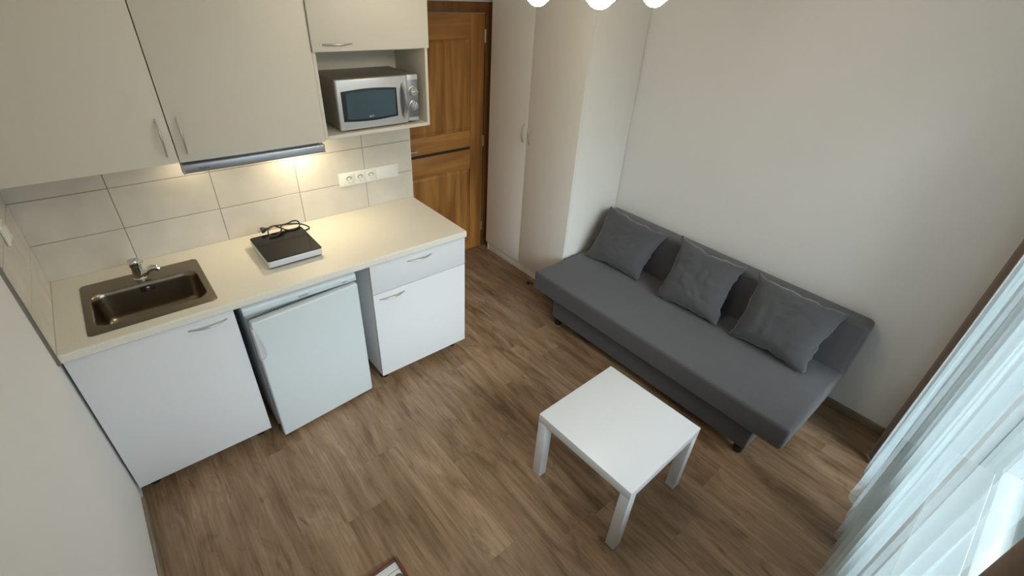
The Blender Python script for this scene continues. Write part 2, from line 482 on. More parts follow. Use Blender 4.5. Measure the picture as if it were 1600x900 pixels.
struct('trim_1', box(nb(), 0.0, 0.0115, 0.6365, 0.6425, 0.888, 1.50, 0.001), M['trim'])
struct('trim_2', box(nb(), XT - 0.0018, XT + 0.0025, -0.012, 0.0012, 0.0, 1.50, 0.0006), M['wframe'])

def skirting(name, x0, x1, y0, y1):
    bm = nb()
    box(bm, x0, x1, y0, y1, 0.0, 0.056, 0.004, 2)
    struct(name, bm, M['skirting'])
skirting('baseboard_right', W - 0.016, W, 0.54, YW)
skirting('baseboard_left', 0.0, 0.014, 0.64, YW)
skirting('baseboard_window', 0.014, W - 0.016, YW - 0.016, YW)

# window behind the sheer curtain
bm = nb()
yf0, yf1 = 3.09, 3.15
def ring_frame(bm, x0, x1, z0, z1, w, y0, y1, bev=0.004):
    box(bm, x0, x0 + w, y0, y1, z0, z1, bev); box(bm, x1 - w, x1, y0, y1, z0, z1, bev)
    box(bm, x0 + w, x1 - w, y0, y1, z0, z0 + w, bev); box(bm, x0 + w, x1 - w, y0, y1, z1 - w, z1, bev)
ring_frame(bm, WX0, WX1, WZ0, WZ1, 0.05, yf0, yf1 + 0.02)
win = struct('window_1', bm, M['wframe'])
xm = (WX0 + WX1) / 2
for x0, x1 in ((WX0 + 0.045, xm), (xm, WX1 - 0.045)):
    bm = nb(); ring_frame(bm, x0 + 0.003, x1 - 0.003, WZ0 + 0.045, WZ1 - 0.045, 0.055, yf0 - 0.012, yf1)
    s = obj('sash', bm, M['wframe'], win)
    obj('pane', box(nb(), x0 + 0.05, x1 - 0.05, 3.115, 3.121, WZ0 + 0.09, WZ1 - 0.09), M['pane'], s, smooth=0)
bm = nb(); ring_frame(bm, WX1, BX1, BZ0, WZ1, 0.05, yf0, yf1 + 0.02)
bdoor = struct('door_2', bm, M['wframe'])
bm = nb(); ring_frame(bm, WX1 + 0.048, BX1 - 0.048, BZ0 + 0.045, WZ1 - 0.045, 0.07, yf0 - 0.012, yf1)
sl = obj('sash', bm, M['wframe'], bdoor)
obj('pane', box(nb(), WX1 + 0.11, BX1 - 0.11, 3.115, 3.121, BZ0 + 0.11, WZ1 - 0.11), M['pane'], sl, smooth=0)
obj('window_sill', box(nb(), WX0, WX1, YW + 0.002, yf0, WZ0 - 0.029, WZ0 - 0.001, 0.0008, 1), M['wframe'], win)

# ------------------------------------------------------------------ interior door in the far wall
bm = nb()
DX0, DX1, DZ = 2.055, 2.893, 1.968
fr_y = YB + 0.022
box(bm, DX0 - 0.075, DX0 - 0.004, YB, fr_y, 0, DZ + 0.072, 0.004); box(bm, DX1 + 0.010, DX1 + 0.075, YB, fr_y, 0, DZ + 0.072, 0.004)
box(bm, DX0 - 0.075, DX1 + 0.075, YB, fr_y + 0.001, DZ + 0.006, DZ + 0.075, 0.004)
door = struct('door_1', bm, M['door_dark'])
dl0, dl1 = YB + 0.001, YB + 0.016
bm = nb()
box(bm, DX0, DX0 + 0.128, dl0, dl1, 0.006, DZ, 0.002); box(bm, DX1 - 0.128, DX1, dl0, dl1, 0.006, DZ, 0.002)
leaf = obj('door_leaf', bm, M['door_v'], door)
xa, xb = DX0 + 0.128, DX1 - 0.128
for z0, z1 in ((0.006, 0.19), (0.80, 0.966), (0.990, 1.128), (1.802, DZ)):
    obj('rail', box(nb(), xa, xb, dl0, dl1 - 0.001, z0, z1, 0.002), M['door_h'], leaf)
obj('groove', box(nb(), xa, xb, dl0, dl0 + 0.006, 0.964, 0.992), M['door_gap'], leaf, smooth=0)
for z0, z1 in ((0.19, 0.80), (1.128, 1.802)):
    bm = nb()
    hexa(bm, [(xa, dl0, z0), (xb, dl0, z0), (xb, dl0 + 0.003, z0), (xa, dl0 + 0.003, z0), (xa, dl0, z1), (xb, dl0, z1), (xb, dl0 + 0.003, z1), (xa, dl0 + 0.003, z1)])
    q = 0.028
    hexa(bm, [(xa + 0.006, dl0 + 0.002, z0 + 0.006), (xb - 0.006, dl0 + 0.002, z0 + 0.006), (xb - q, dl0 + 0.011, z0 + q), (xa + q, dl0 + 0.011, z0 + q),
              (xa + 0.006, dl0 + 0.002, z1 - 0.006), (xb - 0.006, dl0 + 0.002, z1 - 0.006), (xb - q, dl0 + 0.011, z1 - q), (xa + q, dl0 + 0.011, z1 - q)])
    obj('raised_panel', bm, M['door_v'], leaf, smooth=20)
for z in (0.22, 1.02, 1.82):
    bm = nb(); tube(bm, [(DX1 + 0.006, dl1 + 0.004, z - 0.045), (DX1 + 0.006, dl1 + 0.004, z + 0.045)], 0.0065, 12)
    box(bm, DX1 - 0.001, DX1 + 0.012, dl1 - 0.002, dl1 + 0.003, z - 0.04, z + 0.04)
    obj('hinge', bm, M['handle'], door)
bm = nb(); box(bm, DX0 + 0.03, DX0 + 0.075, dl1 - 0.001, dl1 + 0.006, 0.93, 1.10, 0.003)
tube(bm, smooth_path([(DX0 + 0.052, dl1, 1.04), (DX0 + 0.052, dl1 + 0.045, 1.04), (DX0 + 0.075, dl1 + 0.052, 1.04), (DX0 + 0.17, dl1 + 0.052, 1.04)]), 0.009, 10)
obj('door_handle', bm, M['handle'], door)

# ------------------------------------------------------------------ worktop with the sink cut out
CT, CB, CY = 0.925, 0.887, 0.632
CL = 1.888
HX0, HX1, HY0, HY1 = 0.122, 0.556, 0.140, 0.552
bm = nb()
for x0, x1, y0, y1 in ((0.0105, HX0, 0.002, CY - 0.01), (HX1, CL, 0.002, CY - 0.01), (HX0, HX1, 0.002, HY0), (HX0, HX1, HY1, CY - 0.01)):
    box(bm, x0, x1, y0, y1, CB, CT)
# rolled front edge
prof = [(CY - 0.01, CT), (CY - 0.004, CT - 0.0015), (CY - 0.001, CT - 0.0045), (CY, CT - 0.009), (CY, CB + 0.004), (CY - 0.002, CB), (CY - 0.01, CB)]
loops(bm, [[(x, y, z) for y, z in prof] for x in (0.0105, CL)], True, True)
wt = obj('worktop', bm, M['counter'], None, (0.95, 0.3, CB), smooth=25)
tag(wt, 'long cream speckled kitchen worktop running above sink cabinet, fridge and drawer cabinet', 'worktop')

# ------------------------------------------------------------------ base cabinets
def base_cabinet(x0, x1, label, drawer):
    z0, yd = 0.0905, 0.618
    t = thing('base_cabinet', label, 'cabinet', ((x0 + x1) / 2, 0.3, 0), 'base cabinets under the worktop')
    bm = nb(); th = 0.016
    box(bm, x0, x0 + th, 0.03, yd - 0.020, z0, CB - 0.001, 0.001); box(bm, x1 - th, x1, 0.03, yd - 0.020, z0, CB - 0.001, 0.001)
    box(bm, x0 + th, x1 - th, 0.03, yd - 0.020, z0, z0 + th); box(bm, x0 + th, x1 - th, 0.03, 0.038, z0 + th, CB - 0.03)
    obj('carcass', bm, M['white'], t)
    if drawer:
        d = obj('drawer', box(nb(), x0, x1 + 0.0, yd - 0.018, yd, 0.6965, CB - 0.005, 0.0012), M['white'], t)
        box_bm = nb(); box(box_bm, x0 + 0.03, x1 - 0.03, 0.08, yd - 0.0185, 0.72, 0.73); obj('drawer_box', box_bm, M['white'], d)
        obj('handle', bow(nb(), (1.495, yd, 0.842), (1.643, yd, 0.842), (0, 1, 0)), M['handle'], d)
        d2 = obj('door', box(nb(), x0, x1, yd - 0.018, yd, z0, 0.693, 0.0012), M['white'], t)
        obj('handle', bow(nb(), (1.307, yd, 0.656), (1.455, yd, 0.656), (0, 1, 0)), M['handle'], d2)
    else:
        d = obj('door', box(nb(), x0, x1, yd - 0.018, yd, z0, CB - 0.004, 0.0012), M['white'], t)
        obj('handle', bow(nb(), (0.422, yd, 0.845), (0.570, yd, 0.845), (0, 1, 0)), M['handle'], d)
    for lx in (x0 + 0.05, x1 - 0.05):
        for ly in (0.08, 0.52):
            obj('leg', lathe(nb(), [(0.026, 0), (0.026, 0.008), (0.016, 0.012), (0.016, 0.07), (0.03, 0.074), (0.03, z0)], (lx, ly, 0), 20), M['black'], t)
    return t
base_cabinet(0.0115, 0.6053, 'white base cabinet under the sink with one plain door and bow handle', False)
base_cabinet(1.2667, CL - 0.003, 'white base cabinet with drawer above door, at right end of worktop', True)

# ------------------------------------------------------------------ inset steel sink
t = thing('kitchen_sink', 'small rectangular steel sink set into the worktop beside the left wall', 'sink', (0.338, 0.34, CT))
bm = nb()
ox0, ox1, oy0, oy1 = 0.105, 0.571, 0.123, 0.568
ix0, ix1, iy0, iy1 = 0.136, 0.541, 0.236, 0.512
def rr(x0, x1, y0, y1, r, z): return [(x, y, z) for x, y in rrect(x0, x1, y0, y1, r, 8)]
loops(bm, [rr(ox0 + .004, ox1 - .004, oy0 + .004, oy1 - .004, 0.018, CT - 0.002), rr(ox0, ox1, oy0, oy1, 0.022, CT + 0.0005), rr(ox0 + .002, ox1 - .002, oy0 + .002, oy1 - .002, 0.02, CT + 0.003), rr(ox0 + .008, ox1 - .008, oy0 + .008, oy1 - .008, 0.016, CT + 0.0032),
           rr(ix0 - .004, ix1 + .004, iy0 - .004, iy1 + .004, 0.054, CT + 0.0022), rr(ix0, ix1, iy0, iy1, 0.05, CT - 0.002),
           rr(ix0 + .004, ix1 - .004, iy0 + .004, iy1 - .004, 0.05, CT - 0.02), rr(ix0 + .012, ix1 - .012, iy0 + .012, iy1 - .012, 0.05, CT - 0.115),
           rr(ix0 + .02, ix1 - .02, iy0 + .02, iy1 - .02, 0.05, CT - 0.137), rr(ix0 + .036, ix1 - .036, iy0 + .036, iy1 - .036, 0.045, CT - 0.149),
           rr(ix0 + .06, ix1 - .06, iy0 + .06, iy1 - .06, 0.04, CT - 0.152), rr(0.30, 0.376, 0.336, 0.412, 0.037, CT - 0.155)], False, True)
obj('bowl', bm, M['steel'], t, smooth=40)
bm = nb(); lathe(bm, [(0.030, 0), (0.033, 0.002), (0.024, 0.003), (0.018, 0.0005), (0.004, 0.0005), (0.002, 0.006)], (0.338, 0.374, CT - 0.1545), 28)
obj('drain', bm, M['chrome'], t)
bm = nb()
box(bm, 0.312, 0.372, iy0 + 0.002, iy0 + 0.0075, CT - 0.042, CT - 0.014, 0.002, mi=0)
lathe(bm, [(0.009, 0), (0.009, 0.004), (0.004, 0.006)], (0.342, iy0 + 0.007, CT - 0.028), 16, 1, 'y')
obj('overflow', bm, [M['black'], M['chrome']], t)

t = thing('faucet', 'chrome single-lever faucet standing on the back rim of the sink', 'faucet', (0.330, 0.185, CT + 0.0032))
fx, fy, fz = 0.330, 0.185, CT + 0.0032
obj('body', lathe(nb(), [(0.026, 0), (0.026, 0.004), (0.0225, 0.008), (0.0215, 0.062), (0.0225, 0.066)], (fx, fy, fz), 32), M['chrome'], t)
obj('spout', tube(nb(), smooth_path([(fx + 0.008, fy + 0.005, fz + 0.018), (fx + 0.030, fy + 0.014, fz + 0.030), (fx + 0.050, fy + 0.020, fz + 0.044), (fx + 0.068, fy + 0.026, fz + 0.048), (fx + 0.080, fy + 0.030, fz + 0.038)]), [0.0165] * 8 + [0.015] * 9 + [0.0135] * 8, 16), M['chrome'], t)
bm = nb(); lathe(bm, [(0.0225, 0), (0.024, 0.003), (0.024, 0.024), (0.022, 0.030), (0.012, 0.0325)], (fx, fy, fz + 0.067), 32)
tube(bm, smooth_path([(fx + 0.015, fy - 0.004, fz + 0.085), (fx + 0.026, fy + 0.004, fz + 0.086), (fx + 0.034, fy + 0.010, fz + 0.080)], 4), 0.0055, 10)
obj('lever', bm, M['chrome'], t)

# ------------------------------------------------------------------ under-counter fridge, its door standing ajar
t = thing('fridge', 'small white under-counter fridge with its door slightly ajar', 'fridge', (0.92, 0.35, 0))
bm = nb(); box(bm, 0.648, 1.188, 0.06, 0.556, 0.025, 0.8085, 0.006)
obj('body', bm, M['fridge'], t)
bm = nb()
prof = [(0.06, 0.809), (0.560, 0.809), (0.592, 0.812), (0.600, 0.816), (0.603, 0.822), (0.602, 0.840), (0.595, 0.856), (0.580, 0.865), (0.06, 0.868)]
loops(bm, [[(x, y, z) for y, z in prof] for x in (0.640, 1.192)], True, True)
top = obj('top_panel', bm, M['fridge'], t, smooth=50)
def on_strip(bm):      # tilt lettering to the sloping strip
    bmesh.ops.rotate(bm, verts=bm.verts, cent=V(0.9, 0.6045, 0.8265), matrix=Matrix.Rotation(R(-5), 3, 'X'))
    return bm
obj('lettering', on_strip(text_bm('SNAIGĖ', 0.0125, 0.893, 0.6045, 0.8255, space=1.1)), M['text'], top, smooth=0)
obj('lettering', on_strip(text_bm('R130', 0.0085, 1.117, 0.6045, 0.8275)), M['text'], top, smooth=0)
# door turned about its right edge
def swing(bm, ang=4.8):
    bmesh.ops.rotate(bm, verts=bm.verts, cent=V(1.190, 0.585, 0), matrix=Matrix.Rotation(R(ang), 3, 'Z'))
    return bm
bm = nb(); box(bm, 0.648, 1.190, 0.572, 0.614, 0.028, 0.803, 0.008, 3)
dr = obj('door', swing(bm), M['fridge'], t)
bm = nb(); box(bm, 0.658, 1.182, 0.560, 0.573, 0.045, 0.795, 0.004)
obj('gasket', swing(bm), M['fridge_dim'], dr)
bm = nb(); rings = []
for i in range(25):
    q = i / 24; z = 0.772 - 0.190 * q
    w = (q / 0.74) ** 0.62 if q < 0.74 else max(0.0, 1 - ((q - 0.74) / 0.26) ** 2.2)
    xr = 0.6465 + 0.006 + 0.024 * w; yo = 0.0145 * min(1.0, w * 1.6)
    rings.append([(0.6470, 0.586, z), (0.6425, 0.586, z), (0.6415, 0.612 + yo * 0.6, z), (0.6445, 0.6155 + yo * 0.75, z), (0.6445 + (xr - 0.6445) * 0.55, 0.6155 + yo * 0.72, z), (xr - 0.0035, 0.6155 + yo, z), (xr, 0.6150 + yo * 0.8, z), (xr + 0.0006, 0.6130, z)])
loops(bm, rings, True, True)
obj('handle', swing(bm), M['grip'], dr, smooth=50, label='pale grey plastic D-shaped grip on the left edge')
for x in (0.69, 1.15):
    for y in (0.12, 0.50): obj('foot', lathe(nb(), [(0.018, 0), (0.018, 0.006), (0.012, 0.008), (0.012, 0.028)], (x, y, 0), 16), M['black'], t)

# ------------------------------------------------------------------ wall cabinets
UY = 0.341; UT = 2.22
def carcass(bm, x0, x1, z0, z1, th=0.016):
    box(bm, x0, x0 + th, 0.003, UY - 0.020, z0, z1, 0.001); box(bm, x1 - th, x1, 0.003, UY - 0.020, z0, z1, 0.001)
    box(bm, x0 + th, x1 - th, 0.003, UY - 0.020, z0, z0 + th); box(bm, x0 + th, x1 - th, 0.003, UY - 0.020, z1 - th, z1)
    box(bm, x0 + th, x1 - th, 0.003, 0.009, z0 + th, z1 - th)
UZ = 1.4765
for x0, x1, hx, lab in ((0.012, 0.6155, 0.5815, 'cream wall cabinet hung nearest the left wall, handle low on its right edge'),
                        (0.6195, 1.2405, 0.6535, 'cream wall cabinet hung directly above the cooker hood, handle low on its left edge')):
    t = thing('wall_cabinet', lab, 'cabinet', ((x0 + x1) / 2, 0.15, UZ), 'cream wall cabinets')
    bm = nb(); carcass(bm, x0, x1, UZ + 0.001, UT); obj('carcass', bm, M['cream'], t)
    d = obj('door', box(nb(), x0, x1, UY - 0.0185, UY, UZ, UT, 0.0012), M['cream'], t)
    obj('handle', bow(nb(), (hx, UY, 1.510), (hx, UY, 1.657), (0, 1, 0)), M['handle'], d)
x0, x1 = 1.2425, 1.8435
t = thing('wall_cabinet', 'cream wall cabinet with flap door over an open niche holding the microwave', 'cabinet', ((x0 + x1) / 2, 0.15, 1.483), 'cream wall cabinets')
bm = nb(); th = 0.016
box(bm, x0, x0 + th, 0.003, UY - 0.004, 1.483, UT, 0.001); box(bm, x1 - th, x1, 0.003, UY - 0.004, 1.483, UT, 0.001)
box(bm, x0 + th, x1 - th, 0.003, UY - 0.004, 1.483, 1.499); box(bm, x0 + th, x1 - th, 0.003, UY - 0.03, 1.868, 1.884)
box(bm, x0 + th, x1 - th, 0.003, UY - 0.03, UT - th, UT); box(bm, x0 + th, x1 - th, 0.003, 0.009, 1.499, UT - th)
obj('carcass', bm, M['cream'], t)
d = obj('door', box(nb(), x0, x1, UY - 0.0035, UY + 0.012, 1.877, UT, 0.0012), M['cream'], t)
obj('handle', bow(nb(), (1.282, UY + 0.012, 1.907), (1.430, UY + 0.012, 1.907), (0, 1, 0)), M['handle'], d)

# ------------------------------------------------------------------ cooker hood
t = thing('cooker_hood', 'slim pull-out steel cooker hood under the middle wall cabinet', 'hood', (0.92, 0.18, 1.43))
obj('body', box(nb(), 0.628, 1.216, 0.01, 0.318, 1.436, 1.4755, 0.002), M['hood'], t)
bm = nb(); box(bm, 0.622, 1.2225, 0.319, 0.362, 1.4315, 1.4685, 0.004, 3)
fp = obj('front_panel', bm, M['hood'], t)
obj('lettering', text_bm('Pyramis', 0.0125, 0.678, 0.3624, 1.4445), M['text'], fp, smooth=0)
for x in (0.619, 1.223):
    obj('end_cap', box(nb(), x - 0.002, x + 0.004, 0.317, 0.361, 1.430, 1.4695, 0.001), M['fridge_dim'], fp)
bm = nb(); box(bm, 0.70, 1.14, 0.06, 0.26, 1.4335, 1.4365, 0.001)
obj('grease_filter', bm, M['panel'], t)
for lx, pw in ((1.180, HOOD_POWER), (0.675, HOOD_POWER * 0.15)):
    bm = nb(); box(bm, lx - 0.026, lx + 0.026, 0.05, 0.23, 1.4325, 1.4362, 0.001)
    obj('lamp_lens', bm, M['led'], t)
    hl = area('hood_lamp', Vector((0, 0, 0)), (0, 0, 0), 0.05, 0.16, pw, (1.0, 0.83, 0.55))
    hl.parent = t; hl.location = V(lx, 0.13, 1.4300) - ORG[t]

# ------------------------------------------------------------------ microwave in the niche
t = thing('microwave', 'silver microwave oven with round dials standing in the open cabinet niche', 'microwave', (1.56, 0.17, 1.4992))
mx0, mx1, mz0, mz1 = 1.336, 1.788, 1.508, 1.748
obj('case', box(nb(), mx0 + 0.004, mx1 - 0.004, 0.016, 0.300, mz0 + 0.002, mz1 - 0.002, 0.006), M['case'], t)
bm = nb(); box(bm, mx0, 1.7195, 0.2985, 0.321, mz0, mz1, 0.005, 3)
d = obj('door', bm, M['silver'], t)
def bulged(x0, x1, z0, z1, b, y, n=12):
    pts = []
    for k in range(n + 1): s = k / n; pts.append((x0 + (x1 - x0) * s, y, z0 - b * math.sin(PI * s)))
    for k in range(n + 1): s = k / n; pts.append((x1 - (x1 - x0) * s, y, z1 + b * math.sin(PI * s)))
    return pts
bm = nb(); loops(bm, [bulged(1.356, 1.657, 1.552, 1.694, 0.008, 0.3205), bulged(1.356, 1.657, 1.552, 1.694, 0.008, 0.3225), bulged(1.360, 1.653, 1.556, 1.690, 0.008, 0.3232)], True, True)
wn_ = obj('window', bm, M['black'], d, smooth=30)
bm = nb(); loops(bm, [bulged(1.379, 1.647, 1.562, 1.684, 0.007, 0.3230), bulged(1.379, 1.647, 1.562, 1.684, 0.007, 0.3236)], True, True)
obj('glass', bm, M['glass_dark'], d, smooth=30)
obj('lettering', text_bm('zpm', 0.016, 1.492, 0.3238, 1.5625), M['text_light'], d, smooth=0)
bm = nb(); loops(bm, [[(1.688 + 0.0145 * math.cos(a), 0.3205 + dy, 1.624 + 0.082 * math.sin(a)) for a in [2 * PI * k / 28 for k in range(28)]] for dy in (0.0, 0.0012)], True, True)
obj('grip_shade', bm, M['panel'], d, smooth=0)  # dark plate standing in for the shaded hollow behind the handle
bm = nb(); bow(bm, (1.692, 0.321, 1.708), (1.694, 0.321, 1.540), (0.05, 1, 0), 0.030, 0.0085, 20)
obj('handle', bm, M['handle'], d)
bm = nb(); box(bm, 1.7215, mx1, 0.2985, 0.318, mz0 + 0.006, mz1 + 0.001, 0.004, 3)
cp = obj('control_panel', bm, M['silver'], t)
obj('dial_plate', box(nb(), 1.724, mx1 - 0.002, 0.3175, 0.3195, 1.533, 1.724, 0.001), M['panel'], cp)
for z, a in ((1.667, 90), (1.594, 20)):
    bm = nb(); lathe(bm, [(0.026, 0), (0.026, 0.003), (0.0225, 0.004), (0.0215, 0.016), (0.019, 0.018)], (1.754, 0.319, z), 28, 0, 'y')
    k = obj('dial', bm, M['handle'], cp)
    tt = nb(); box(tt, -0.0045, 0.0045, 0.334, 0.346, -0.0205, 0.0205, 0.002)
    bmesh.ops.rotate(tt, verts=tt.verts, cent=(0, 0, 0), matrix=Matrix.Rotation(R(a), 3, 'Y')); bmesh.ops.translate(tt, verts=tt.verts, vec=V(1.754, 0, z))
    obj('grip', tt, M['handle'], k)
for x in (1.37, 1.75):
    for y in (0.05, 0.27): obj('foot', lathe(nb(), [(0.010, 0), (0.012, 0.010)], (x, y, 1.4992), 14), M['black'], t)

# ------------------------------------------------------------------ sockets
t = thing('power_socket', 'white triple power socket strip with blank switch plate on the tiled wall', 'socket', (1.598, 0.0, 1.132))
obj('frame', box(nb(), 1.402, 1.794, 0.0008, 0.009, 1.091, 1.1735, 0.003, 3), M['socket'], t)
for sx in (1.462, 1.533, 1.604):
    bm = nb(); box(bm, sx - 0.0325, sx + 0.0325, 0.0075, 0.0125, 1.0995, 1.165, 0.002)
    s = obj('socket_insert', bm, M['socket'], t)
    # recessed cup: outer rim ring with shallow well
    bm = nb(); lathe(bm, [(0.0215, 0.0), (0.0215, 0.0016), (0.0195, 0.0018), (0.0190, 0.0004), (0.002, 0.0004)], (sx, 0.0122, 1.132), 32, 0, 'y')
    obj('cup', bm, M['socket'], s)
    bm = nb()
    for k in range(9):  # dark arc drawn as the shade under the cup's upper rim
        a = R(20 + 140 * k / 8); r = 0.0165
        box(bm, sx + r * math.cos(a) - 0.003, sx + r * math.cos(a) + 0.003, 0.0124, 0.0134, 1.132 + r * math.sin(a) - 0.0022, 1.132 + r * math.sin(a) + 0.0022, 0.0006, 1)
    lathe(bm, [(0.0028, 0), (0.0028, 0.0008)], (sx - 0.0095, 0.0124, 1.1315), 10, 0, 'y'); lathe(bm, [(0.0028, 0), (0.0028, 0.0008)], (sx + 0.0095, 0.0124, 1.1315), 10, 0, 'y')
    box(bm, sx - 0.003, sx + 0.003, 0.0124, 0.0134, 1.112, 1.1165, 0.0006, 1)
    obj('contacts_and_shade', bm, M['ink'], s)
obj('switch_plate', box(nb(), 1.641, 1.780, 0.0075, 0.0122, 1.0995, 1.165, 0.002), M['socket'], t)

t = thing('wall_switch', 'white switch box on the left wall tiles, cut by the left edge of view', 'switch', (0.0095, 0.34, 1.315))
obj('frame', box(nb(), 0.0105, 0.0205, 0.298, 0.380, 1.278, 1.360, 0.003, 3), M['socket'], t)
obj('rocker', box(nb(), 0.020, 0.0245, 0.308, 0.370, 1.288, 1.350, 0.002), M['socket'], t)

# ------------------------------------------------------------------ portable hob with its cord
t = thing('induction_hob', 'portable black glass induction hob lying on the worktop', 'hob', (0.962, 0.298, CT))
hx0, hx1, hy0, hy1 = 0.826, 1.098, 0.147, 0.449
bm = nb()
loops(bm, [rr(hx0 + .012, hx1 - .012, hy0 + .012, hy1 - .012, 0.012, CT + 0.007), rr(hx0 + .003, hx1 - .003, hy0 + .003, hy1 - .003, 0.012, CT + 0.012), rr(hx0, hx1, hy0, hy1, 0.014, CT + 0.018), rr(hx0, hx1, hy0, hy1, 0.014, CT + 0.044), rr(hx0 + .001, hx1 - .001, hy0 + .001, hy1 - .001, 0.013, CT + 0.046)], True, True)
obj('body', bm, M['hobwhite'], t, smooth=30)
bm = nb()
loops(bm, [rr(hx0 + .001, hx1 - .001, hy0 + .001, hy1 - .001, 0.013, CT + 0.0455), rr(hx0 + .0005, hx1 - .0005, hy0 + .0005, hy1 - .0005, 0.013, CT + 0.0485), rr(hx0 + .002, hx1 - .002, hy0 + .002, hy1 - .002, 0.012, CT + 0.050)], True, True)
gl = obj('glass_top', bm, M['hobglass'], t, smooth=30)
obj('base_plate', box(nb(), hx0 + 0.010, hx1 - 0.010, hy0 + 0.010, hy1 - 0.010, CT + 0.0045, CT + 0.0085, 0.001), M['black'], t)
for x in (hx0 + 0.035, hx1 - 0.035):
    for y in (hy0 + 0.035, hy1 - 0.035): obj('foot', lathe(nb(), [(0.012, 0), (0.013, 0.0085)], (x, y, CT), 14), M['black'], t)
gz = CT + 0.0535
path = [(1.09, 0.149, CT + 0.026), (1.104, 0.138, CT + 0.012), (1.130, 0.116, CT + 0.0055), (1.150, 0.108, CT + 0.008), (1.142, 0.106, CT + 0.022), (1.108, 0.112, CT + 0.046), (1.064, 0.120, CT + 0.062), (1.020, 0.126, CT + 0.072),
        (0.983, 0.134, CT + 0.080), (0.962, 0.138, CT + 0.084), (0.946, 0.142, CT + 0.082), (0.926, 0.155, CT + 0.076), (0.918, 0.172, CT + 0.068), (0.922, 0.193, CT + 0.059), (0.935, 0.202, gz + 0.002), (0.957, 0.199, gz + 0.003), (0.977, 0.184, CT + 0.063), (0.989, 0.168, CT + 0.070), (0.992, 0.152, CT + 0.076),
        (1.006, 0.136, CT + 0.077), (1.035, 0.127, CT + 0.075), (1.062, 0.124, CT + 0.080), (1.083, 0.122, CT + 0.077), (1.095, 0.126, CT + 0.066), (1.088, 0.150, gz + 0.001), (1.060, 0.168, gz + 0.0005), (1.020, 0.164, gz + 0.001),
        (0.990, 0.142, CT + 0.066), (0.970, 0.122, CT + 0.074), (0.955, 0.117, CT + 0.075), (0.940, 0.118, CT + 0.071), (0.927, 0.119, CT + 0.068)]
cd = obj('power_cord', tube(nb(), smooth_path(path, 6), 0.0041, 8), M['black'], t)
bm = nb(); tube(bm, [(0.930, 0.119, CT + 0.068), (0.918, 0.119, CT + 0.067), (0.909, 0.120, CT + 0.066), (0.897, 0.120, CT + 0.0645)], [0.006, 0.011, 0.0165, 0.0165], 16)
pl = obj('plug', bm, M['black'], cd)
bm = nb()
for dz in (-0.007, 0.007): tube(bm, [(0.898, 0.120 + dz, CT + 0.0645), (0.880, 0.120 + dz, CT + 0.063)], 0.0022, 8)
obj('pins', bm, M['panel'], cd)

# ------------------------------------------------------------------ wardrobe
wx, wy0, wy1, wt_ = 2.893, -0.457, 0.534, 2.36
t = thing('wardrobe', 'tall ivory two-door wardrobe between wooden door and sofa', 'wardrobe', (3.17, 0.04, 0))
bm = nb(); th = 0.018
box(bm, wx + 0.0195, W - 0.008, wy0, wy0 + th, 0.0, wt_, 0.001); box(bm, wx + 0.0195, W - 0.008, wy1 - th, wy1, 0.0, wt_, 0.001)
box(bm, wx + 0.0195, W - 0.008, wy0 + th, wy1 - th, 0.085, 0.103); box(bm, wx + 0.0195, W - 0.008, wy0 + th, wy1 - th, wt_ - th, wt_)
box(bm, W - 0.014, W - 0.008, wy0 + th, wy1 - th, 0.103, wt_ - th)
obj('carcass', bm, M['ward'], t)
obj('plinth', box(nb(), wx + 0.022, wx + 0.038, wy0 + 0.022, wy1 - 0.022, 0.0, 0.086, 0.001), M['ward'], t)
ys = 0.0126
for a, b, hy in ((wy0, ys - 0.0015, -0.024), (ys + 0.0015, wy1, 0.049)):
    d = obj('door', box(nb(), wx, wx + 0.018, a, b, 0.092, wt_, 0.0015), M['ward'], t)
    obj('handle', bow(nb(), (wx, hy, 1.142), (wx, hy, 1.278), (-1, 0, 0)), M['handle'], d)

# ------------------------------------------------------------------ sofa
SY0, SY1 = 0.573, 2.468
t = thing('sofa_bed', 'charcoal grey armless sofa bed standing against the right wall', 'sofa', (2.98, 1.52, 0))
bm = nb(); box(bm, 2.551, 3.29, SY0, SY1, 0.238, 0.3885, 0.022, 5)
obj('seat', bm, M['sofa'], t, smooth=60)
bm = nb()
hexa(bm, [(3.236, SY0, 0.290), (3.385, SY0, 0.262), (3.385, SY1, 0.262), (3.236, SY1, 0.290), (3.290, SY0, 0.702), (3.428, SY0, 0.702), (3.428, SY1, 0.702), (3.290, SY1, 0.702)], 0.028, 5)
obj('backrest', bm, M['sofa'], t, smooth=60)
bm = nb(); box(bm, 2.594, 3.22, 0.760, 2.312, 0.066, 0.237, 0.008, 3)
obj('storage_base', bm, M['sofa'], t, smooth=60)
for y in (SY0 + 0.12, SY1 - 0.12):
    bm = nb(); hexa(bm, [(3.14, y - 0.02, 0.20), (3.30, y - 0.02, 0.20), (3.30, y + 0.02, 0.20), (3.14, y + 0.02, 0.20), (3.14, y - 0.02, 0.238), (3.34, y - 0.02, 0.262), (3.34, y + 0.02, 0.262), (3.14, y + 0.02, 0.238)], 0.003)
    obj('fold_bracket', bm, M['black'], t)
bm = nb(); lathe(bm, [(0.020, 0), (0.022, 0.004), (0.022, 0.018), (0.018, 0.022)], (2.70, 2.311, 0.150), 18, 0, 'y')
obj('side_bolt', bm, M['black'], t)
for x in (2.632, 3.17):
    for y in (0.800, 2.272):
        obj('leg', lathe(nb(), [(0.024, 0), (0.026, 0.004), (0.030, 0.055), (0.032, 0.067)], (x, y, 0), 24), M['black'], t)

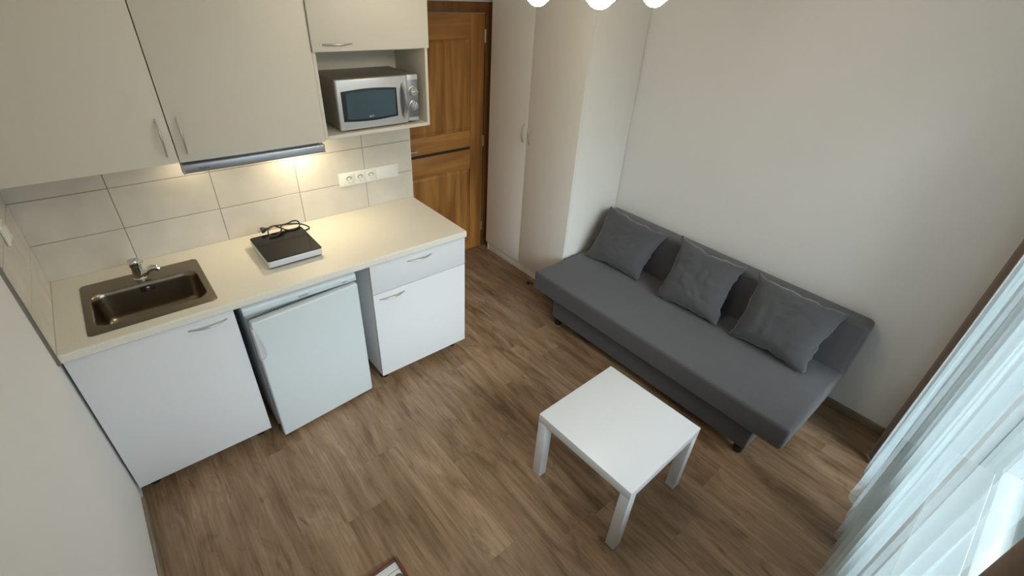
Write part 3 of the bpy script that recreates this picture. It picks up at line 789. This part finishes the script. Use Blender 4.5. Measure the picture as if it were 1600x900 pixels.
def cushion(BL, BR, TR, TL, seed, label):
    rnd = random.Random(seed)
    c = [(BL[i] + BR[i] + TR[i] + TL[i]) / 4 for i in range(3)]
    P = [Vector(p) for p in (BL, BR, TR, TL)]
    ux = ((P[1] - P[0]) + (P[2] - P[3])).normalized(); uz = ((P[3] - P[0]) + (P[2] - P[1])).normalized()
    nrm = ux.cross(uz).normalized()
    if nrm.x > 0: nrm = -nrm
    N_ = 40; T = 0.068
    bm = nb(); front = {}; back = {}
    for i in range(N_ + 1):
        for j in range(N_ + 1):
            u, v = 2 * i / N_ - 1, 2 * j / N_ - 1
            pu = u * (1 - 0.10 * (1 - v * v) * abs(u)); pv = v * (1 - 0.10 * (1 - u * u) * abs(v))
            s, q = (pu + 1) / 2, (pv + 1) / 2
            p = P[0] * (1 - s) * (1 - q) + P[1] * s * (1 - q) + P[2] * s * q + P[3] * (1 - s) * q
            e = max(0.0, (1 - abs(u) ** 2.6) * (1 - abs(v) ** 2.6))
            h = T * e ** 0.52
            w = mnoise.noise(Vector((u * 2.2 + seed * 7.3, v * 2.2, seed))) * 0.010 + mnoise.noise(Vector((u * 6 + seed, v * 6, seed * 3.1))) * 0.007
            edge = (abs(u) ** 6 + abs(v) ** 6)
            w2 = mnoise.noise(Vector((u * 9 + seed, v * 9, 5.5))) * 0.005 * min(1, edge)
            crumple = (mnoise.noise(Vector((u * 4.5 + seed * 3, v * 4.5, 1.5))) * 0.012 + mnoise.noise(Vector((u * 13 + seed, v * 13, 8.5))) * 0.004) * min(1.0, abs(u) ** 10 + abs(v) ** 10)
            off = nrm * w2 + (ux * (1 if u > 0 else -1) * abs(u) ** 10 + uz * (1 if v > 0 else -1) * abs(v) ** 10) * crumple
            if i in (0, N_) or j in (0, N_):
                vv = bm.verts.new(V(*(p + off + nrm * (mnoise.noise(Vector((u * 5, v * 5, seed * 2.0))) * 0.008)))); front[i, j] = vv; back[i, j] = vv
            else:
                front[i, j] = bm.verts.new(V(*(p + off + nrm * (h + w * e))))
                back[i, j] = bm.verts.new(V(*(p + off - nrm * (h * 0.8))))
    for i in range(N_):
        for j in range(N_):
            for g in (front, back): bm.faces.new([g[i, j], g[i + 1, j], g[i + 1, j + 1], g[i, j + 1]])
    o = obj('cushion', bm, M['cushion'], None, (c[0], c[1], 0.39), smooth=180)
    tag(o, label, 'cushion', 'grey cushions leaning on the sofa back')
cushion((3.035, 0.640, 0.396), (3.070, 1.130, 0.396), (3.275, 1.165, 0.728), (3.275, 0.620, 0.760), 1, 'square grey cushion on the sofa end beside the wardrobe')
cushion((3.020, 1.320, 0.396), (3.035, 1.778, 0.396), (3.275, 1.740, 0.735), (3.275, 1.275, 0.765), 2, 'square grey cushion in the middle of the sofa')
cushion((3.040, 1.865, 0.396), (3.030, 2.330, 0.396), (3.275, 2.355, 0.738), (3.275, 1.830, 0.748), 3, 'square grey cushion on the sofa end beside the curtains')

# ------------------------------------------------------------------ coffee table
tcx, tcy, th_, tw = 1.879, 1.9174, 0.444, 0.5515
t = thing('coffee_table', 'square white coffee table with thick straight legs in front of the sofa', 'table', (tcx, tcy, 0))
def turn(bm):
    bmesh.ops.rotate(bm, verts=bm.verts, cent=V(tcx, tcy, 0), matrix=Matrix.Rotation(0.0206, 3, 'Z')); return bm
h = tw / 2
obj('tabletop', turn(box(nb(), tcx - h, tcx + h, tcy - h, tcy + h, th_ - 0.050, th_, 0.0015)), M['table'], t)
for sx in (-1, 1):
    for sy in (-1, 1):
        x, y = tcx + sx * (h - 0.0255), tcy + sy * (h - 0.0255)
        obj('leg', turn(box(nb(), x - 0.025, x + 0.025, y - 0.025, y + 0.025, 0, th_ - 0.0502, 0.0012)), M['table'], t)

# ------------------------------------------------------------------ framed print lying on the floor
t = thing('picture_frame', 'red-brown picture frame holding a white print, lying on the floor', 'picture frame', (0.665, 1.78, 0))
px0, px1, py0, py1 = 0.515, 0.813, 1.604, 2.02
bm = nb()
fwid = 0.015
def fr_bar(x0, x1, y0, y1): box(bm, x0, x1, y0, y1, 0.0, 0.016, 0.003, 2)
fr_bar(px0, px0 + fwid, py0, py1); fr_bar(px1 - fwid, px1, py0, py1); fr_bar(px0 + fwid, px1 - fwid, py0, py0 + fwid); fr_bar(px0 + fwid, px1 - fwid, py1 - fwid, py1)
obj('frame', bm, M['mahogany'], t)
bm = nb(); box(bm, px0 + fwid, px1 - fwid, py0 + fwid, py1 - fwid, 0.001, 0.006, mi=0)
q = px1 - fwid
box(bm, px0 + 0.05, q, py0 + 0.048, py0 + 0.0505, 0.006, 0.0063, mi=1)
lathe(bm, [(0.020, 0), (0.020, 0.0003)], (q - 0.021, py0 + 0.086, 0.006), 24, 1)
obj('print', bm, [M['paper'], M['ink']], t, smooth=0)

# small black stop on the floor by the wardrobe
t = thing('door_stop', 'tiny black stop on the floor beside wardrobe foot and sofa end', 'stop', (2.83, 0.248, 0))
bm = nb(); lathe(bm, [(0.016, 0), (0.017, 0.004), (0.014, 0.016), (0.008, 0.020)], (2.822, 0.244, 0), 18); obj('rubber', bm, M['black'], t)
bm = nb(); lathe(bm, [(0.010, 0), (0.010, 0.010), (0.006, 0.013)], (2.846, 0.262, 0), 16); obj('pad', bm, M['black'], t)

# ------------------------------------------------------------------ curtains and their rail
def curtain_mesh(x0, x1, z0, z1, yfun, nx, nz, thick=0.0):
    bm = nb(); g = {}
    for i in range(nx + 1):
        for k in range(nz + 1):
            s, q = i / nx, k / nz
            x = x0 + (x1 - x0) * s; z = z0 + (z1 - z0) * q
            xx, yy, zz = yfun(x, z, s, q)
            g[i, k] = bm.verts.new(V(xx, yy, zz))
    for i in range(nx):
        for k in range(nz): bm.faces.new([g[i, k], g[i + 1, k], g[i + 1, k + 1], g[i, k + 1]])
    return bm
def sheer_fold(x, z, s, q):
    base = 2.811 + min(0.062, max(0, (3.12 - x)) * 0.085)
    ph = x * 2 * PI / 0.150 + 2.4 * math.sin(x * 4.3) + 1.2 * math.sin(x * 9.7 + 1)
    n = mnoise.noise(Vector((x * 4.5, z * 0.45, 2.2)))
    n2 = mnoise.noise(Vector((x * 11, z * 0.8, 7.7)))
    amp = 0.011 + 0.013 * (1 - q) + 0.014 * n
    y = base + amp * math.sin(ph + 0.8 * n + 0.7 * (1 - q)) + 0.007 * n2 + 0.020 * (1 - q) ** 2 * n
    y += 0.03 * (1 - q) ** 6 * mnoise.noise(Vector((x * 7, 0, 4.4)))
    zz = z + (1 - q) ** 8 * (0.016 + 0.035 * mnoise.noise(Vector((x * 6, 1, 9))))
    xx = x + (0.016 + 0.012 * n) * math.cos(ph) * (1 - 0.4 * q)
    return xx, min(y, 2.925), max(zz, 0.006)
bm = curtain_mesh(0.62, 3.10, 0.012, 2.555, sheer_fold, 560, 44)
o = obj('sheer_curtain', bm, M['sheer'], None, (1.88, 2.84, 0.0), smooth=180)
tag(o, 'long white see-through sheer curtain hanging across the window', 'curtain')

def drape(name, x0, x1, yb, nf, ph0, label):
    def f(x, z, s, q):
        ph = s * 2 * PI * nf + ph0
        return x, yb + (0.011 + 0.004 * (1 - q)) * math.sin(ph) + 0.003 * mnoise.noise(Vector((x * 10, z, 1))), z
    bm = curtain_mesh(x0, x1, 0.008, 2.555, f, 90, 24)
    o = obj('drape', bm, M['drape'], None, ((x0 + x1) / 2, yb, 0), smooth=180)
    md = o.modifiers.new('cloth_thickness', 'SOLIDIFY'); md.thickness = 0.003; md.offset = 0
    tag(o, label, 'curtain', 'brown drapes at the window')
drape('drape', 3.15, 3.452, 2.790, 3.0, 0.4, 'dark brown drape gathered against the right wall beside the sheer')
drape('drape', 0.34, 0.620, 2.7788, 4.0, 0.0, 'brown drape at bottom right corner of the photo, overlapping the sheer')
t = thing('curtain_rail', 'white double curtain rail fixed to the ceiling above the window', 'curtain rail', (1.75, 2.81, CZ))
obj('track', box(nb(), 0.20, 3.455, 2.772, 2.800, 2.556, 2.5995, 0.002), M['wframe'], t)
obj('track', box(nb(), 0.20, 3.455, 2.815, 2.885, 2.556, 2.5995, 0.002), M['wframe'], t)

# ------------------------------------------------------------------ ceiling lamp with three ribbed glass shades
lcx, lcy, lr, lth = 1.808, 1.482, 0.237, 2.386
t = thing('ceiling_lamp', 'lit ceiling lamp with three ribbed glass shades at top of the photo', 'lamp', (lcx, lcy, CZ))
bm = nb(); lathe(bm, [(0.062, -0.001), (0.062, -0.012), (0.048, -0.028), (0.012, -0.040), (0.010, -0.15), (0.024, -0.165), (0.024, -0.185), (0.008, -0.20)], (lcx, lcy, CZ), 32)
obj('canopy', bm, M['chrome'], t)
for k, dz in ((-1, 0.012), (0, 0.008), (1, -0.010)):
    a = lth + k * 2.0944
    sx, sy = lcx + lr * math.cos(a), lcy + lr * math.sin(a); zb = 2.134 + dz
    top_z = zb + 0.150
    arm = obj('arm', tube(nb(), smooth_path([(lcx + 0.02 * math.cos(a), lcy + 0.02 * math.sin(a), 2.425), (lcx + 0.12 * math.cos(a), lcy + 0.12 * math.sin(a), 2.445), (sx - 0.04 * math.cos(a), sy - 0.04 * math.sin(a), 2.42), (sx, sy, 2.36), (sx, sy, top_z - 0.002)]), 0.006, 10), M['chrome'], t)
    obj('holder', lathe(nb(), [(0.010, 0.035), (0.022, 0.028), (0.024, -0.006), (0.018, -0.010)], (sx, sy, top_z), 20), M['chrome'], arm)
    prof = [(0.010, 0.0), (0.022, 0.006), (0.040, 0.024), (0.053, 0.046), (0.060, 0.072), (0.058, 0.098), (0.046, 0.122), (0.030, 0.138), (0.022, 0.146)]
    obj('glass_shade', lathe(nb(), prof, (sx, sy, zb), 72, 0, 'z', 0.075, 14), M['lamp'], arm, smooth=60)
